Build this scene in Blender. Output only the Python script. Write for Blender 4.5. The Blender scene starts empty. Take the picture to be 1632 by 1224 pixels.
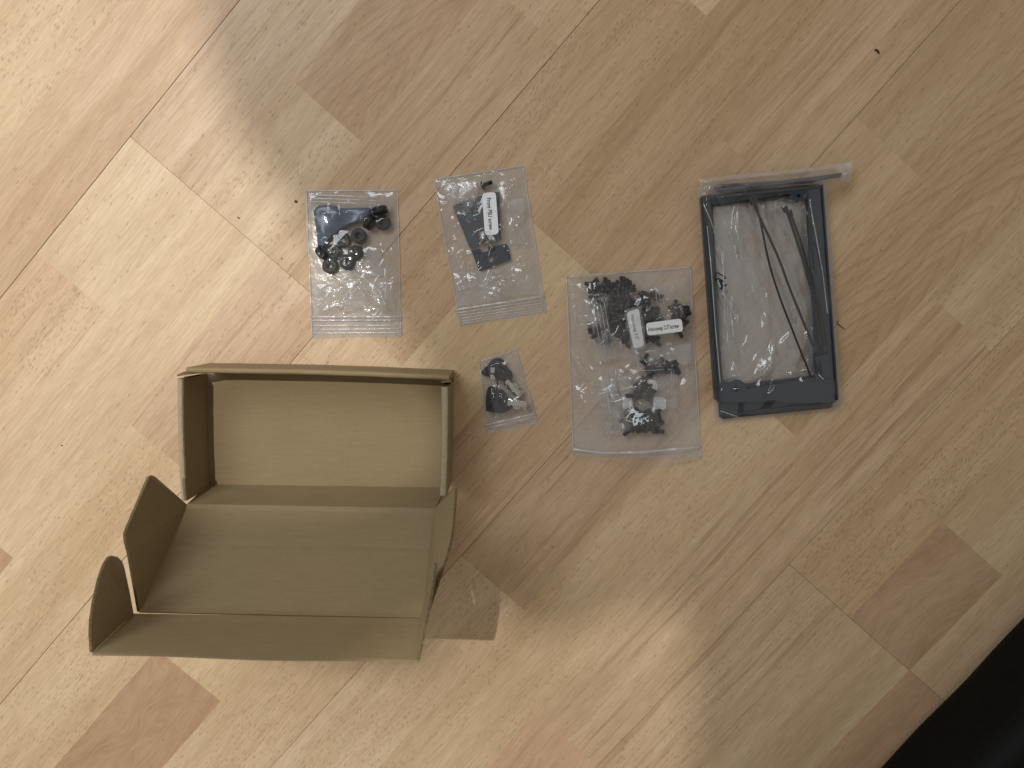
import bpy, bmesh, math, random
import numpy as np
from mathutils import Vector, Matrix
from mathutils.geometry import tessellate_polygon

S = bpy.context.scene
COL = S.collection
rng = random.Random(7)

# ------------------------------------------------------------------ camera
CAM_H = 0.572                       # metres above the floor
F_PX, CX, CY = 1224.0, 816.0, 612.0  # focal length and centre in photograph pixels
NADIR = (822.0, 485.0)              # where a plumb line under the lens meets the floor


def cam_rotation():
    n = Vector((NADIR[0] - CX, -(NADIR[1] - CY), -F_PX)).normalized()
    return n.rotation_difference(Vector((0, 0, -1))).to_matrix()


ROT = cam_rotation()
cam_d = bpy.data.cameras.new('camera')
cam_d.sensor_width = 36.0
cam_d.lens = 27.0
cam_d.clip_start = 0.01
cam_d.clip_end = 20.0
cam_d.dof.use_dof = True
cam_d.dof.focus_distance = 0.56
cam_d.dof.aperture_fstop = 9.0
cam = bpy.data.objects.new('camera', cam_d)
COL.objects.link(cam)
cam.matrix_world = Matrix.Translation((0, 0, CAM_H)) @ ROT.to_4x4()
S.camera = cam

# ------------------------------------------------------------------ world and lights
W = bpy.data.worlds.new('World')
S.world = W
W.use_nodes = True
wn = W.node_tree.nodes
bg = wn['Background']
bg.inputs['Color'].default_value = (1.0, 0.89, 0.76, 1)
bg.inputs['Strength'].default_value = 0.345

LAMP = Vector((-0.38, 0.25, 1.40))
ld = bpy.data.lights.new('ceiling_lamp', 'AREA')
ld.shape = 'DISK'
ld.size = 0.014
ld.energy = 10.2
ld.color = (1.0, 0.95, 0.86)
lo = bpy.data.objects.new('ceiling_lamp', ld)
COL.objects.link(lo)
lo.location = LAMP

wd = bpy.data.lights.new('window_light', 'AREA')
wd.shape = 'RECTANGLE'
wd.size = 1.1
wd.size_y = 0.5
wd.energy = 10.5
wd.color = (0.90, 0.95, 1.0)
wo = bpy.data.objects.new('window_light', wd)
COL.objects.link(wo)
wo.location = (-0.75, 0.75, 1.25)
wo.rotation_euler = (Vector((0.1, 0.0, 0)) - wo.location).to_track_quat('-Z', 'Y').to_euler()

S.view_settings.view_transform = 'Standard'
S.view_settings.look = 'None'
S.view_settings.exposure = 0.0
S.view_settings.gamma = 1.0
S.render.engine = 'CYCLES'
S.cycles.transparent_max_bounces = 48
S.cycles.max_bounces = 12
S.cycles.caustics_reflective = False
S.cycles.caustics_refractive = False


# ------------------------------------------------------------------ helpers
def P(x, y, z=0.0):
    """Photograph pixel -> place in the scene at height z (millimetres)."""
    d = ROT @ Vector((x - CX, -(y - CY), -F_PX))
    s = (CAM_H - z * 0.001) / -d.z
    return Vector((d.x * s, d.y * s, z * 0.001))


def tag(o, label=None, cat=None, group=None, kind=None):
    if label: o['label'] = label
    if cat: o['category'] = cat
    if group: o['group'] = group
    if kind: o['kind'] = kind
    return o


def link(o, parent=None):
    COL.objects.link(o)
    if parent is not None:
        o.parent = parent
        o.matrix_parent_inverse = parent.matrix_world.inverted()
    return o


def empty(name, loc, label=None, cat=None, group=None):
    o = bpy.data.objects.new(name, None)
    o.empty_display_size = 0.01
    o.location = loc
    o.matrix_world = Matrix.Translation(loc)
    COL.objects.link(o)
    return tag(o, label, cat, group)


def mesh_obj(name, verts, faces, m, parent=None, smooth=False):
    me = bpy.data.meshes.new(name)
    me.from_pydata([tuple(v) for v in verts], [], faces)
    me.validate()
    if smooth:
        me.polygons.foreach_set('use_smooth', [True] * len(me.polygons))
    if m: me.materials.append(m)
    me.update()
    return link(bpy.data.objects.new(name, me), parent)


def bm_obj(name, bm, m, parent=None, smooth=False):
    me = bpy.data.meshes.new(name)
    bmesh.ops.recalc_face_normals(bm, faces=bm.faces)
    bm.to_mesh(me)
    bm.free()
    if smooth:
        me.polygons.foreach_set('use_smooth', [True] * len(me.polygons))
    if m: me.materials.append(m)
    me.update()
    return link(bpy.data.objects.new(name, me), parent)


def panel_bm(bm, pts, thick, up=None, bevel=0.0):
    """A sheet of the given outline (Vectors), `thick` metres deep on the side away from its normal."""
    n = Vector((0, 0, 0))
    for i in range(len(pts)):
        n += pts[i].cross(pts[(i + 1) % len(pts)])
    n.normalize()
    if up is not None and n.dot(up) < 0: n = -n
    a = [bm.verts.new(p) for p in pts]
    b = [bm.verts.new(p - n * thick) for p in pts]
    ax = n.orthogonal().normalized()
    ay = n.cross(ax)
    for tri in tessellate_polygon([[Vector((p.dot(ax), p.dot(ay), 0)) for p in pts]]):
        bm.faces.new([a[k] for k in tri])
        bm.faces.new([b[k] for k in reversed(tri)])
    for i in range(len(pts)):
        j = (i + 1) % len(pts)
        bm.faces.new((a[j], a[i], b[i], b[j]))
    return bm


def panel(name, pts, thick, m, parent, up=None, bevel=0.0):
    bm = bmesh.new()
    panel_bm(bm, pts, thick, up)
    if m is M['card']:
        for f in bm.faces:
            if len(f.verts) == 4: f.material_index = 1
    o = bm_obj(name, bm, m, parent)
    if m is M['card']: o.data.materials.append(M['card_edge'])
    if bevel:
        md = o.modifiers.new('bevel', 'BEVEL')
        md.width = bevel
        md.segments = 2
        md.limit_method = 'ANGLE'
        md.angle_limit = math.radians(40)
    return o


def lathe_bm(profile, seg=24):
    """profile: list of (radius, z)."""
    bm = bmesh.new()
    rings = []
    for r, z in profile:
        if r < 1e-7:
            rings.append([bm.verts.new((0, 0, z))])
        else:
            rings.append([bm.verts.new((r * math.cos(2 * math.pi * i / seg), r * math.sin(2 * math.pi * i / seg), z)) for i in range(seg)])
    for A, B in zip(rings, rings[1:]):
        for i in range(seg):
            j = (i + 1) % seg
            if len(A) == 1 and len(B) == 1: continue
            if len(A) == 1: bm.faces.new((A[0], B[i], B[j]))
            elif len(B) == 1: bm.faces.new((A[i], A[j], B[0]))
            else: bm.faces.new((A[i], A[j], B[j], B[i]))
    return bm


def tube_bm(bm, pts, r, seg=8, flat=1.0):
    """Tube along Vectors; `flat` squashes it in z."""
    prev = None
    first = None
    for i, p in enumerate(pts):
        d = (pts[min(i + 1, len(pts) - 1)] - pts[max(i - 1, 0)]).normalized()
        u = Vector((0, 0, 1)) if abs(d.z) < 0.9 else Vector((1, 0, 0))
        s = d.cross(u).normalized()
        t = s.cross(d).normalized()
        rr = r[i] if isinstance(r, (list, tuple)) else r
        ring = [bm.verts.new(p + s * math.cos(2 * math.pi * k / seg) * rr + t * math.sin(2 * math.pi * k / seg) * rr * flat) for k in range(seg)]
        if prev:
            for k in range(seg):
                bm.faces.new((prev[k], prev[(k + 1) % seg], ring[(k + 1) % seg], ring[k]))
        else:
            first = ring
        prev = ring
    bm.faces.new(list(reversed(first)))
    bm.faces.new(prev)
    return bm


def tube(name, pts, r, m, parent, seg=8, flat=1.0):
    bm = bmesh.new()
    tube_bm(bm, pts, r, seg, flat)
    return bm_obj(name, bm, m, parent, smooth=True)


def smooth_path(pts, n=8):
    """Catmull-Rom through Vectors."""
    out = []
    for i in range(len(pts) - 1):
        p0, p1, p2, p3 = pts[max(i - 1, 0)], pts[i], pts[i + 1], pts[min(i + 2, len(pts) - 1)]
        for k in range(n):
            t = k / n
            out.append(0.5 * ((2 * p1) + (p2 - p0) * t + (2 * p0 - 5 * p1 + 4 * p2 - p3) * t * t + (3 * p1 - p0 - 3 * p2 + p3) * t ** 3))
    out.append(pts[-1].copy())
    return out


# ------------------------------------------------------------------ materials
class NT:
    def __init__(self, name):
        self.m = bpy.data.materials.new(name)
        self.m.use_nodes = True
        self.t = self.m.node_tree
        self.t.nodes.clear()
        self.out = self.n('ShaderNodeOutputMaterial')

    def n(self, typ, **kw):
        nd = self.t.nodes.new(typ)
        for k, v in kw.items(): setattr(nd, k, v)
        return nd

    def l(self, a, b): self.t.links.new(a, b)

    def put(self, sock, v):
        if hasattr(v, 'is_output') or isinstance(v, bpy.types.NodeSocket): self.l(v, sock)
        else: sock.default_value = v

    def math(self, op, a, b=0.0, c=None, clamp=False):
        nd = self.n('ShaderNodeMath', operation=op)
        nd.use_clamp = clamp
        self.put(nd.inputs[0], a)
        self.put(nd.inputs[1], b)
        if c is not None: self.put(nd.inputs[2], c)
        return nd.outputs[0]

    def vmul(self, v, k):
        nd = self.n('ShaderNodeVectorMath', operation='MULTIPLY')
        self.put(nd.inputs[0], v)
        self.put(nd.inputs[1], k)
        return nd.outputs[0]

    def vadd(self, v, k):
        nd = self.n('ShaderNodeVectorMath', operation='ADD')
        self.put(nd.inputs[0], v)
        self.put(nd.inputs[1], k)
        return nd.outputs[0]

    def noise(self, v, scale=1.0, detail=2.0, rough=0.5, dist=0.0):
        nd = self.n('ShaderNodeTexNoise')
        self.put(nd.inputs['Vector'], v)
        nd.inputs['Scale'].default_value = scale
        nd.inputs['Detail'].default_value = detail
        nd.inputs['Roughness'].default_value = rough
        nd.inputs['Distortion'].default_value = dist
        return nd.outputs['Fac']

    def ramp(self, v, lo, hi, a=0.0, b=1.0):
        nd = self.n('ShaderNodeMapRange')
        nd.interpolation_type = 'SMOOTHSTEP'
        self.put(nd.inputs['Value'], v)
        nd.inputs['From Min'].default_value = lo
        nd.inputs['From Max'].default_value = hi
        nd.inputs['To Min'].default_value = a
        nd.inputs['To Max'].default_value = b
        return nd.outputs['Result']

    def mix(self, f, a, b, blend='MIX'):
        nd = self.n('ShaderNodeMix', data_type='RGBA', blend_type=blend)
        self.put(nd.inputs[0], f)
        self.put(nd.inputs[6], a)
        self.put(nd.inputs[7], b)
        return nd.outputs[2]

    def attr(self, name):
        return self.n('ShaderNodeAttribute', attribute_type='OBJECT', attribute_name=name)

    def bump(self, h, strength=0.5, dist=0.001):
        nd = self.n('ShaderNodeBump')
        nd.inputs['Strength'].default_value = strength
        nd.inputs['Distance'].default_value = dist
        self.put(nd.inputs['Height'], h)
        return nd.outputs['Normal']

    def bsdf(self, color, rough=0.5, spec=0.5, metal=0.0, normal=None):
        nd = self.n('ShaderNodeBsdfPrincipled')
        self.put(nd.inputs['Base Color'], color)
        self.put(nd.inputs['Roughness'], rough)
        nd.inputs['Specular IOR Level'].default_value = spec
        nd.inputs['Metallic'].default_value = metal
        if normal is not None: self.l(normal, nd.inputs['Normal'])
        self.l(nd.outputs[0], self.out.inputs['Surface'])
        return nd


def mat_simple(name, col, rough=0.5, spec=0.5, metal=0.0, grain=0.0, gscale=400.0, bump=0.0):
    t = NT(name)
    co = t.n('ShaderNodeTexCoord').outputs['Object']
    n = t.noise(co, gscale, 3)
    c = t.mix(t.ramp(n, 0.3, 0.7), tuple(x * (1 - grain) for x in col) + (1,), tuple(min(1, x * (1 + grain)) for x in col) + (1,))
    t.bsdf(c, t.ramp(n, 0.2, 0.8, max(0.02, rough - 0.06), rough + 0.06), spec, metal, t.bump(n, bump, 0.0006) if bump else None)
    return t.m


def mat_wood():
    t = NT('beech_laminate')
    tc = t.n('ShaderNodeTexCoord').outputs['Object']
    shift = t.n('ShaderNodeCombineXYZ')
    seed = t.attr('grain_seed').outputs['Fac']
    t.l(t.math('MULTIPLY', seed, 3.7), shift.inputs[0])
    t.l(t.math('MULTIPLY', seed, 1.9), shift.inputs[1])
    co = t.vadd(tc, shift.outputs[0])
    sep = t.n('ShaderNodeSeparateXYZ')
    t.l(tc, sep.inputs[0])
    tint = t.attr('tint').outputs['Color']
    pore, streak, swirl, cath = (t.attr(k).outputs['Fac'] for k in ('pore', 'streak', 'swirl', 'cathedral'))
    # meandering of the grain
    wob = t.math('SUBTRACT', t.noise(t.vmul(co, (9, 22, 1)), 1, 2), 0.5)
    yv = t.n('ShaderNodeCombineXYZ')
    t.l(t.math('ADD', t.math('MULTIPLY', wob, 0.006), t.math('MULTIPLY', t.math('MULTIPLY', wob, swirl), 0.06)), yv.inputs[1])
    cw = t.vadd(co, yv.outputs[0])
    band = t.noise(t.vmul(cw, (5, 75, 1)), 1, 3, 0.55)
    broad = t.noise(t.vmul(cw, (4, 24, 1)), 1, 2, 0.5)
    fibre = t.noise(t.vmul(cw, (55, 620, 1)), 1, 3, 0.65)
    fleck = t.noise(t.vmul(cw, (150, 700, 1)), 1, 2, 0.6)
    col = t.mix(t.ramp(broad, 0.3, 0.7), t.mix(1.0, tint, (0.93, 0.90, 0.87, 1), 'MULTIPLY'), t.mix(1.0, tint, (1.06, 1.08, 1.10, 1), 'MULTIPLY'))
    bandmul = t.mix(t.ramp(band, 0.30, 0.72), (0.93, 0.91, 0.88, 1), (1.04, 1.04, 1.05, 1))
    col = t.mix(1.0, col, bandmul, 'MULTIPLY')
    # dark streaks along the grain
    st = t.noise(t.vmul(cw, (3.2, 105, 1)), 1, 3, 0.6)
    st2 = t.noise(t.vmul(cw, (10, 300, 1)), 1, 2, 0.6)
    stf = t.math('ADD', t.ramp(st, 0.53, 0.68, 0, 0.6), t.ramp(st2, 0.55, 0.68, 0, 0.55))
    col = t.mix(t.math('MULTIPLY', stf, streak, clamp=True), col, t.mix(1.0, tint, (0.66, 0.57, 0.48, 1), 'MULTIPLY'))
    # pale fine streaks
    st3 = t.noise(t.vmul(cw, (7, 420, 3)), 1, 2, 0.6)
    col = t.mix(t.math('MULTIPLY', t.ramp(st3, 0.58, 0.72), t.math('MULTIPLY', streak, 0.35)), col, t.mix(1.0, tint, (1.22, 1.24, 1.25, 1), 'MULTIPLY'))
    # cathedral arches
    arch = t.math('SUBTRACT', sep.outputs[0], t.math('MULTIPLY', t.math('POWER', t.math('ABSOLUTE', t.math('ADD', t.math('ADD', sep.outputs[1], 0.024), t.math('MULTIPLY', wob, 0.02))), 1.15), -6.0))
    arch = t.math('ADD', arch, t.math('MULTIPLY', t.noise(t.vmul(co, (14, 60, 1)), 1, 3), 0.05))
    saw = t.math('FRACT', t.math('MULTIPLY', arch, 34.0))
    archf = t.ramp(saw, 0.55, 0.98)
    col = t.mix(t.math('MULTIPLY', archf, t.math('MULTIPLY', cath, 0.45)), col, t.mix(1.0, tint, (0.70, 0.62, 0.53, 1), 'MULTIPLY'))
    # swirling figure
    sw = t.noise(t.vmul(co, (16, 26, 1)), 1, 2.5, 0.5, 0.9)
    swl = t.ramp(t.math('PINGPONG', t.math('MULTIPLY', sw, 5.0), 0.5), 0.0, 0.5)
    col = t.mix(t.math('MULTIPLY', swl, t.math('MULTIPLY', swirl, 0.30)), col, t.mix(1.0, tint, (1.16, 1.15, 1.12, 1), 'MULTIPLY'))
    # short dark pores
    vv = t.n('ShaderNodeTexVoronoi', feature='F1')
    pv = t.n('ShaderNodeMapping')
    pv.inputs['Rotation'].default_value = (0, 0, math.radians(-8))
    jit = t.n('ShaderNodeTexNoise')
    t.l(t.vmul(co, (90, 160, 1)), jit.inputs['Vector'])
    jit.inputs['Scale'].default_value = 1.0
    t.l(t.vadd(cw, t.vmul(jit.outputs['Color'], (0.007, 0.0028, 0))), pv.inputs['Vector'])
    t.l(t.vmul(pv.outputs[0], (170, 640, 1)), vv.inputs['Vector'])
    vv.voronoi_dimensions = '2D'
    vv.inputs['Scale'].default_value = 1.0
    pick = t.n('ShaderNodeSeparateColor')
    t.l(vv.outputs['Color'], pick.inputs[0])
    patch = t.ramp(t.noise(t.vmul(co, (12, 40, 5)), 1, 2), 0.36, 0.62)
    keep = t.math('LESS_THAN', pick.outputs[0], t.math('MULTIPLY', t.math('MULTIPLY', pore, patch), 1.0))
    dot = t.math('MULTIPLY', t.math('MULTIPLY', t.ramp(vv.outputs['Distance'], 0.10, 0.40, 1.0, 0.0), keep), t.ramp(pick.outputs[1], 0.0, 1.0, 0.35, 1.0))
    col = t.mix(t.math('MULTIPLY', dot, 0.48), col, t.mix(1.0, tint, (0.50, 0.40, 0.30, 1), 'MULTIPLY'))
    # fine fibre
    col = t.mix(1.0, col, t.mix(t.ramp(fibre, 0.25, 0.75), (0.875, 0.86, 0.845, 1), (1.10, 1.105, 1.115, 1)), 'MULTIPLY')
    fl = t.ramp(fleck, 0.60, 0.74)
    col = t.mix(t.math('MULTIPLY', fl, 0.22), col, t.mix(1.0, tint, (0.72, 0.66, 0.58, 1), 'MULTIPLY'))
    h = t.math('SUBTRACT', t.math('SUBTRACT', t.math('MULTIPLY', fibre, 0.45), t.math('MULTIPLY', dot, 0.7)), t.math('MULTIPLY', fl, 0.35))
    t.bsdf(col, t.ramp(band, 0.3, 0.7, 0.50, 0.40), 0.35, 0.0, t.bump(h, 0.7, 0.00035))
    return t.m


def mat_cardboard():
    t = NT('kraft_cardboard')
    co = t.n('ShaderNodeTexCoord').outputs['Object']
    n1 = t.noise(co, 900, 3, 0.6)
    n2 = t.noise(t.vmul(co, (60, 900, 200)), 1, 2, 0.5)
    n3 = t.noise(co, 14, 2)
    c = t.mix(n1, (0.238, 0.180, 0.099, 1), (0.308, 0.240, 0.142, 1))
    c = t.mix(1.0, c, t.mix(n2, (0.88, 0.88, 0.87, 1), (1.09, 1.09, 1.10, 1)), 'MULTIPLY')
    c = t.mix(1.0, c, t.mix(n3, (0.93, 0.92, 0.90, 1), (1.06, 1.06, 1.07, 1)), 'MULTIPLY')
    h = t.math('ADD', t.math('MULTIPLY', n1, 0.4), t.math('MULTIPLY', n2, 0.6))
    t.bsdf(c, 0.75, 0.25, 0.0, t.bump(h, 0.35, 0.00025))
    return t.m


def mat_film(name, haze=0.10, tint=(0.985, 0.985, 0.985), gloss=1.0, rough=0.10, hazecol=(0.83, 0.87, 0.93)):
    t = NT(name)
    co = t.n('ShaderNodeTexCoord').outputs['Object']
    n = t.noise(co, 180, 3, 0.55, 0.8)
    n2 = t.noise(co, 60, 2, 0.5, 1.0)
    nrm = t.bump(t.math('ADD', t.math('MULTIPLY', n, 0.3), t.math('MULTIPLY', n2, 1.0)), 0.26, 0.0012)
    tr = t.n('ShaderNodeBsdfTransparent')
    tr.inputs[0].default_value = tint + (1,)
    di = t.n('ShaderNodeBsdfDiffuse')
    di.inputs[0].default_value = hazecol + (1,)
    tl = t.n('ShaderNodeBsdfTranslucent')
    tl.inputs[0].default_value = hazecol + (1,)
    md = t.n('ShaderNodeMixShader')
    md.inputs[0].default_value = 0.4
    t.l(di.outputs[0], md.inputs[1])
    t.l(tl.outputs[0], md.inputs[2])
    m1 = t.n('ShaderNodeMixShader')
    t.l(t.ramp(n2, 0.25, 0.75, haze * 0.7, haze * 1.35), m1.inputs[0])
    t.l(tr.outputs[0], m1.inputs[1])
    t.l(md.outputs[0], m1.inputs[2])
    gl = t.n('ShaderNodeBsdfGlossy')
    gl.inputs['Color'].default_value = (0.95, 0.98, 1.0, 1)
    gl.inputs['Roughness'].default_value = rough
    t.l(nrm, gl.inputs['Normal'])
    fr = t.n('ShaderNodeLayerWeight')
    fr.inputs['Blend'].default_value = 0.5
    t.l(nrm, fr.inputs['Normal'])
    fac = t.math('ADD', 0.085 * gloss, t.math('MULTIPLY', t.math('POWER', fr.outputs['Facing'], 4.0), 0.55 * gloss), clamp=True)
    m2 = t.n('ShaderNodeMixShader')
    t.l(fac, m2.inputs[0])
    t.l(m1.outputs[0], m2.inputs[1])
    t.l(gl.outputs[0], m2.inputs[2])
    t.l(m2.outputs[0], t.out.inputs['Surface'])
    return t.m


M = {}
M['wood'] = mat_wood()
M['core'] = mat_simple('fibreboard_core', (0.16, 0.10, 0.06), 0.8, 0.2, 0, 0.2)
M['card'] = mat_cardboard()
M['card_edge'] = mat_simple('corrugated_cut_edge', (0.15, 0.115, 0.065), 0.85, 0.15, 0, 0.55, 1500, 0.4)
M['card_rim'] = mat_simple('pale_kraft_rim', (0.33, 0.29, 0.20), 0.8, 0.2, 0, 0.08, 700, 0.2)
M['film'] = mat_film('clear_film', 0.035, gloss=0.8)
M['film_clear'] = mat_film('clear_film_thin', 0.022, gloss=0.7, rough=0.08)
M['film_frame'] = mat_film('clear_film_glossy', 0.012, gloss=0.7, rough=0.07)
M['film_inner'] = mat_film('inner_film', 0.025, gloss=0.55, rough=0.12)
M['film_fold'] = mat_film('folded_film', 0.12, rough=0.14)
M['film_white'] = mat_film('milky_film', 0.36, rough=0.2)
M['film_patch'] = mat_film('haze_film', 0.20, rough=0.12)
M['film_back'] = mat_film('back_film', 0.30, rough=0.15)
M['rubber'] = mat_simple('black_rubber', (0.011, 0.014, 0.018), 0.55, 0.4, 0, 0.15, 900, 0.1)  # slight blue in the base colour stands for reflected window light
M['pad'] = mat_simple('dark_rubber_blue_sheen', (0.065, 0.10, 0.155), 0.30, 0.7, 0, 0.2, 200, 0.1)  # blue-grey base colour paints the window's reflection onto dark rubber
M['black_paint'] = mat_simple('black_powder_coat', (0.020, 0.036, 0.052), 0.34, 0.55, 0, 0.12, 1600, 0.12)  # blue in this black paints the window's reflection
M['plastic'] = mat_simple('black_plastic', (0.014, 0.017, 0.022), 0.4, 0.5, 0, 0.1)
M['screw'] = mat_simple('black_zinc', (0.020, 0.023, 0.028), 0.45, 0.55, 0.2, 0.2, 900)
M['steel'] = mat_simple('bright_steel', (0.62, 0.65, 0.65), 0.07, 0.5, 1.0, 0.05)
M['bronze'] = mat_simple('zinc_steel', (0.46, 0.42, 0.37), 0.32, 0.5, 1.0, 0.1)
M['paper'] = mat_simple('white_label_paper', (0.80, 0.84, 0.88), 0.55, 0.3, 0, 0.02)
M['ink'] = mat_simple('black_ink', (0.03, 0.03, 0.035), 0.6, 0.3)
M['crumb'] = mat_simple('dark_crumb', (0.035, 0.025, 0.02), 0.8, 0.2, 0, 0.3)
M['case'] = mat_simple('black_textile', (0.0036, 0.0042, 0.0042), 0.6, 0.12, 0, 0.3, 300, 0.2)
M['board'] = mat_simple('painted_board', (0.62, 0.60, 0.58), 0.7, 0.2, 0, 0.05)

# ------------------------------------------------------------------ floor of laminate planks
ANG = math.radians(48.65)
EU = Vector((math.cos(ANG), math.sin(ANG), 0))     # along the planks
EV = Vector((math.sin(ANG), -math.cos(ANG), 0))    # across the planks
WS, V0 = 64.27, -290.4                              # strip width, first long seam (mm)
PALE, CREAM, MID, PINK, BROWN, SWIRL, TAN = (0.60, 0.505, 0.36), (0.64, 0.55, 0.40), (0.50, 0.395, 0.265), (0.56, 0.43, 0.31), (0.455, 0.345, 0.225), (0.385, 0.275, 0.18), (0.52, 0.42, 0.28)


def uvp(u, v, z=0.0):
    q = EU * (u * 0.001) + EV * (v * 0.001)
    return Vector((q.x, q.y, z * 0.001))


floor = empty('floor', (0, 0, 0))
bm = bmesh.new()
for (sx, sy) in ((-1, -1), (1, -1), (1, 1), (-1, 1)): bm.verts.new((sx * 3.0, sy * 3.0, -0.012))
bm.faces.new(bm.verts)
sub = bm_obj('subfloor', bm, M['core'])
tag(sub, kind='structure')
bpy.data.objects.remove(floor)
floor = sub
floor.name = 'floor'

#  strip row: [(u0, u1, tint, pore, streak, swirl, cathedral), ...] between plank ends
UMIN, UMAX = -1500, 1500
ROWS = {
    -3: [(-1500, 1500, PALE, .3, .2, 0, 0)],
    -2: [(-1500, 1500, (0.545, 0.445, 0.30), .5, .15, .2, 0)],
    -1: [(-1500, 1500, (0.525, 0.41, 0.285), .06, .3, .15, 0)],
    0: [(-1500, -205, (0.60, 0.48, 0.345), .7, .45, 0, 0), (-205, -94, CREAM, .1, .25, 0, 0), (-94, 1500, (0.555, 0.45, 0.33), .12, .75, 0, 0)],
    1: [(-1500, -401, (0.46, 0.325, 0.22), .1, .1, .6, 0), (-401, -94, (0.62, 0.52, 0.375), .06, .2, 0, 0), (-94, 14, (0.57, 0.475, 0.335), .55, .2, 0, 0), (14, 1500, (0.48, 0.365, 0.25), .05, .35, .15, .9)],
    2: [(-1500, -260, (0.60, 0.50, 0.35), .5, .2, 0, 0), (-260, -94, (0.53, 0.415, 0.30), .2, .8, 0, 0), (-94, 158, MID, .15, .9, 0, .15), (158, 1500, (0.55, 0.45, 0.31), .35, .3, 0, 0)],
    3: [(-1500, -300, (0.60, 0.50, 0.35), .65, .2, 0, 0), (-300, -90, (0.58, 0.47, 0.33), .3, .4, 0, 0), (-90, 243, (0.475, 0.37, 0.24), .75, .35, 0, 0), (243, 1500, PALE, .2, .2, 0, 0)],
    4: [(-1500, -385, SWIRL, .03, .12, 1, .1), (-385, 53, (0.57, 0.485, 0.325), .25, .15, 0, 0), (53, 1500, (0.45, 0.35, 0.225), .35, .55, 0, 0)],
    5: [(-1500, -230, (0.60, 0.50, 0.36), .65, .25, 0, 0), (-230, 188, (0.48, 0.37, 0.255), .15, .6, 0, .1), (188, 1500, (0.49, 0.395, 0.27), .1, .95, 0, 0)],
    6: [(-1500, -172, (0.61, 0.525, 0.385), .7, .2, 0, 0), (-172, 150, (0.475, 0.37, 0.26), .12, .95, 0, 0), (150, 263, (0.50, 0.41, 0.285), .08, .45, 0, 0), (263, 1500, (0.44, 0.355, 0.235), .15, .4, 0, 0)],
    7: [(-1500, 65, (0.57, 0.475, 0.33), .45, .2, .1, 0), (65, 1500, (0.43, 0.335, 0.22), .05, .4, .15, 1.0)],
    8: [(-1500, -229, (0.50, 0.37, 0.265), .08, .3, .3, 0), (-229, 207, (0.49, 0.395, 0.275), .12, 1.0, 0, 0), (207, 1500, (0.50, 0.42, 0.285), .75, .3, 0, 0)],
    9: [(-1500, -10.3, (0.50, 0.41, 0.29), .55, .8, 0, 0), (-10.3, 1500, (0.47, 0.375, 0.245), .85, .55, 0, 0)],
    10: [(-1500, -10.3, (0.49, 0.41, 0.28), .04, .12, .2, 0), (-10.3, 91, (0.385, 0.285, 0.20), .03, .1, 1, .1), (91, 1500, (0.51, 0.43, 0.29), .08, .12, .1, 0)],
    11: [(-1500, -10.3, (0.44, 0.325, 0.225), .06, .2, .3, 0), (-10.3, 1500, (0.52, 0.42, 0.29), .1, .3, 0, 0)],
    12: [(-1500, 1500, MID, .2, .3, 0, 0)],
    13: [(-1500, 1500, TAN, .2, .3, 0, 0)],
    14: [(-1500, 1500, MID, .2, .3, 0, 0)],
}
JOINTS = {0: [-94], 3: [-10.3]}


def slab(name, u0, u1, v0, v1, ztop, thick, m, parent, chamfer=0.0, origin=None):
    """Box along the planks with its own axes: x along the grain, y across."""
    lu, lv = (u1 - u0) / 2000, (v1 - v0) / 2000
    c = chamfer
    vs = []
    for z, s in ((-thick, 0.0), (-c, 0.0), (0.0, c)):
        vs += [(-lu + s, -lv + s, z), (lu - s, -lv + s, z), (lu - s, lv - s, z), (-lu + s, lv - s, z)]
    fs = [(3, 2, 1, 0), (8, 9, 10, 11)]
    for k in (0, 4):
        for i in range(4):
            j = (i + 1) % 4
            fs.append((k + i, k + j, k + 4 + j, k + 4 + i))
    me = bpy.data.meshes.new(name)
    me.from_pydata(vs, [], fs)
    me.materials.append(m)
    o = bpy.data.objects.new(name, me)
    COL.objects.link(o)
    o.parent = parent
    ctr = uvp((u0 + u1) / 2, (v0 + v1) / 2, ztop)
    rot = Matrix((( EU.x, -EV.x, 0), (EU.y, -EV.y, 0), (0, 0, 1))).to_4x4()
    o.matrix_parent_inverse = parent.matrix_world.inverted()
    o.matrix_world = Matrix.Translation(ctr) @ rot
    return o


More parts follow.
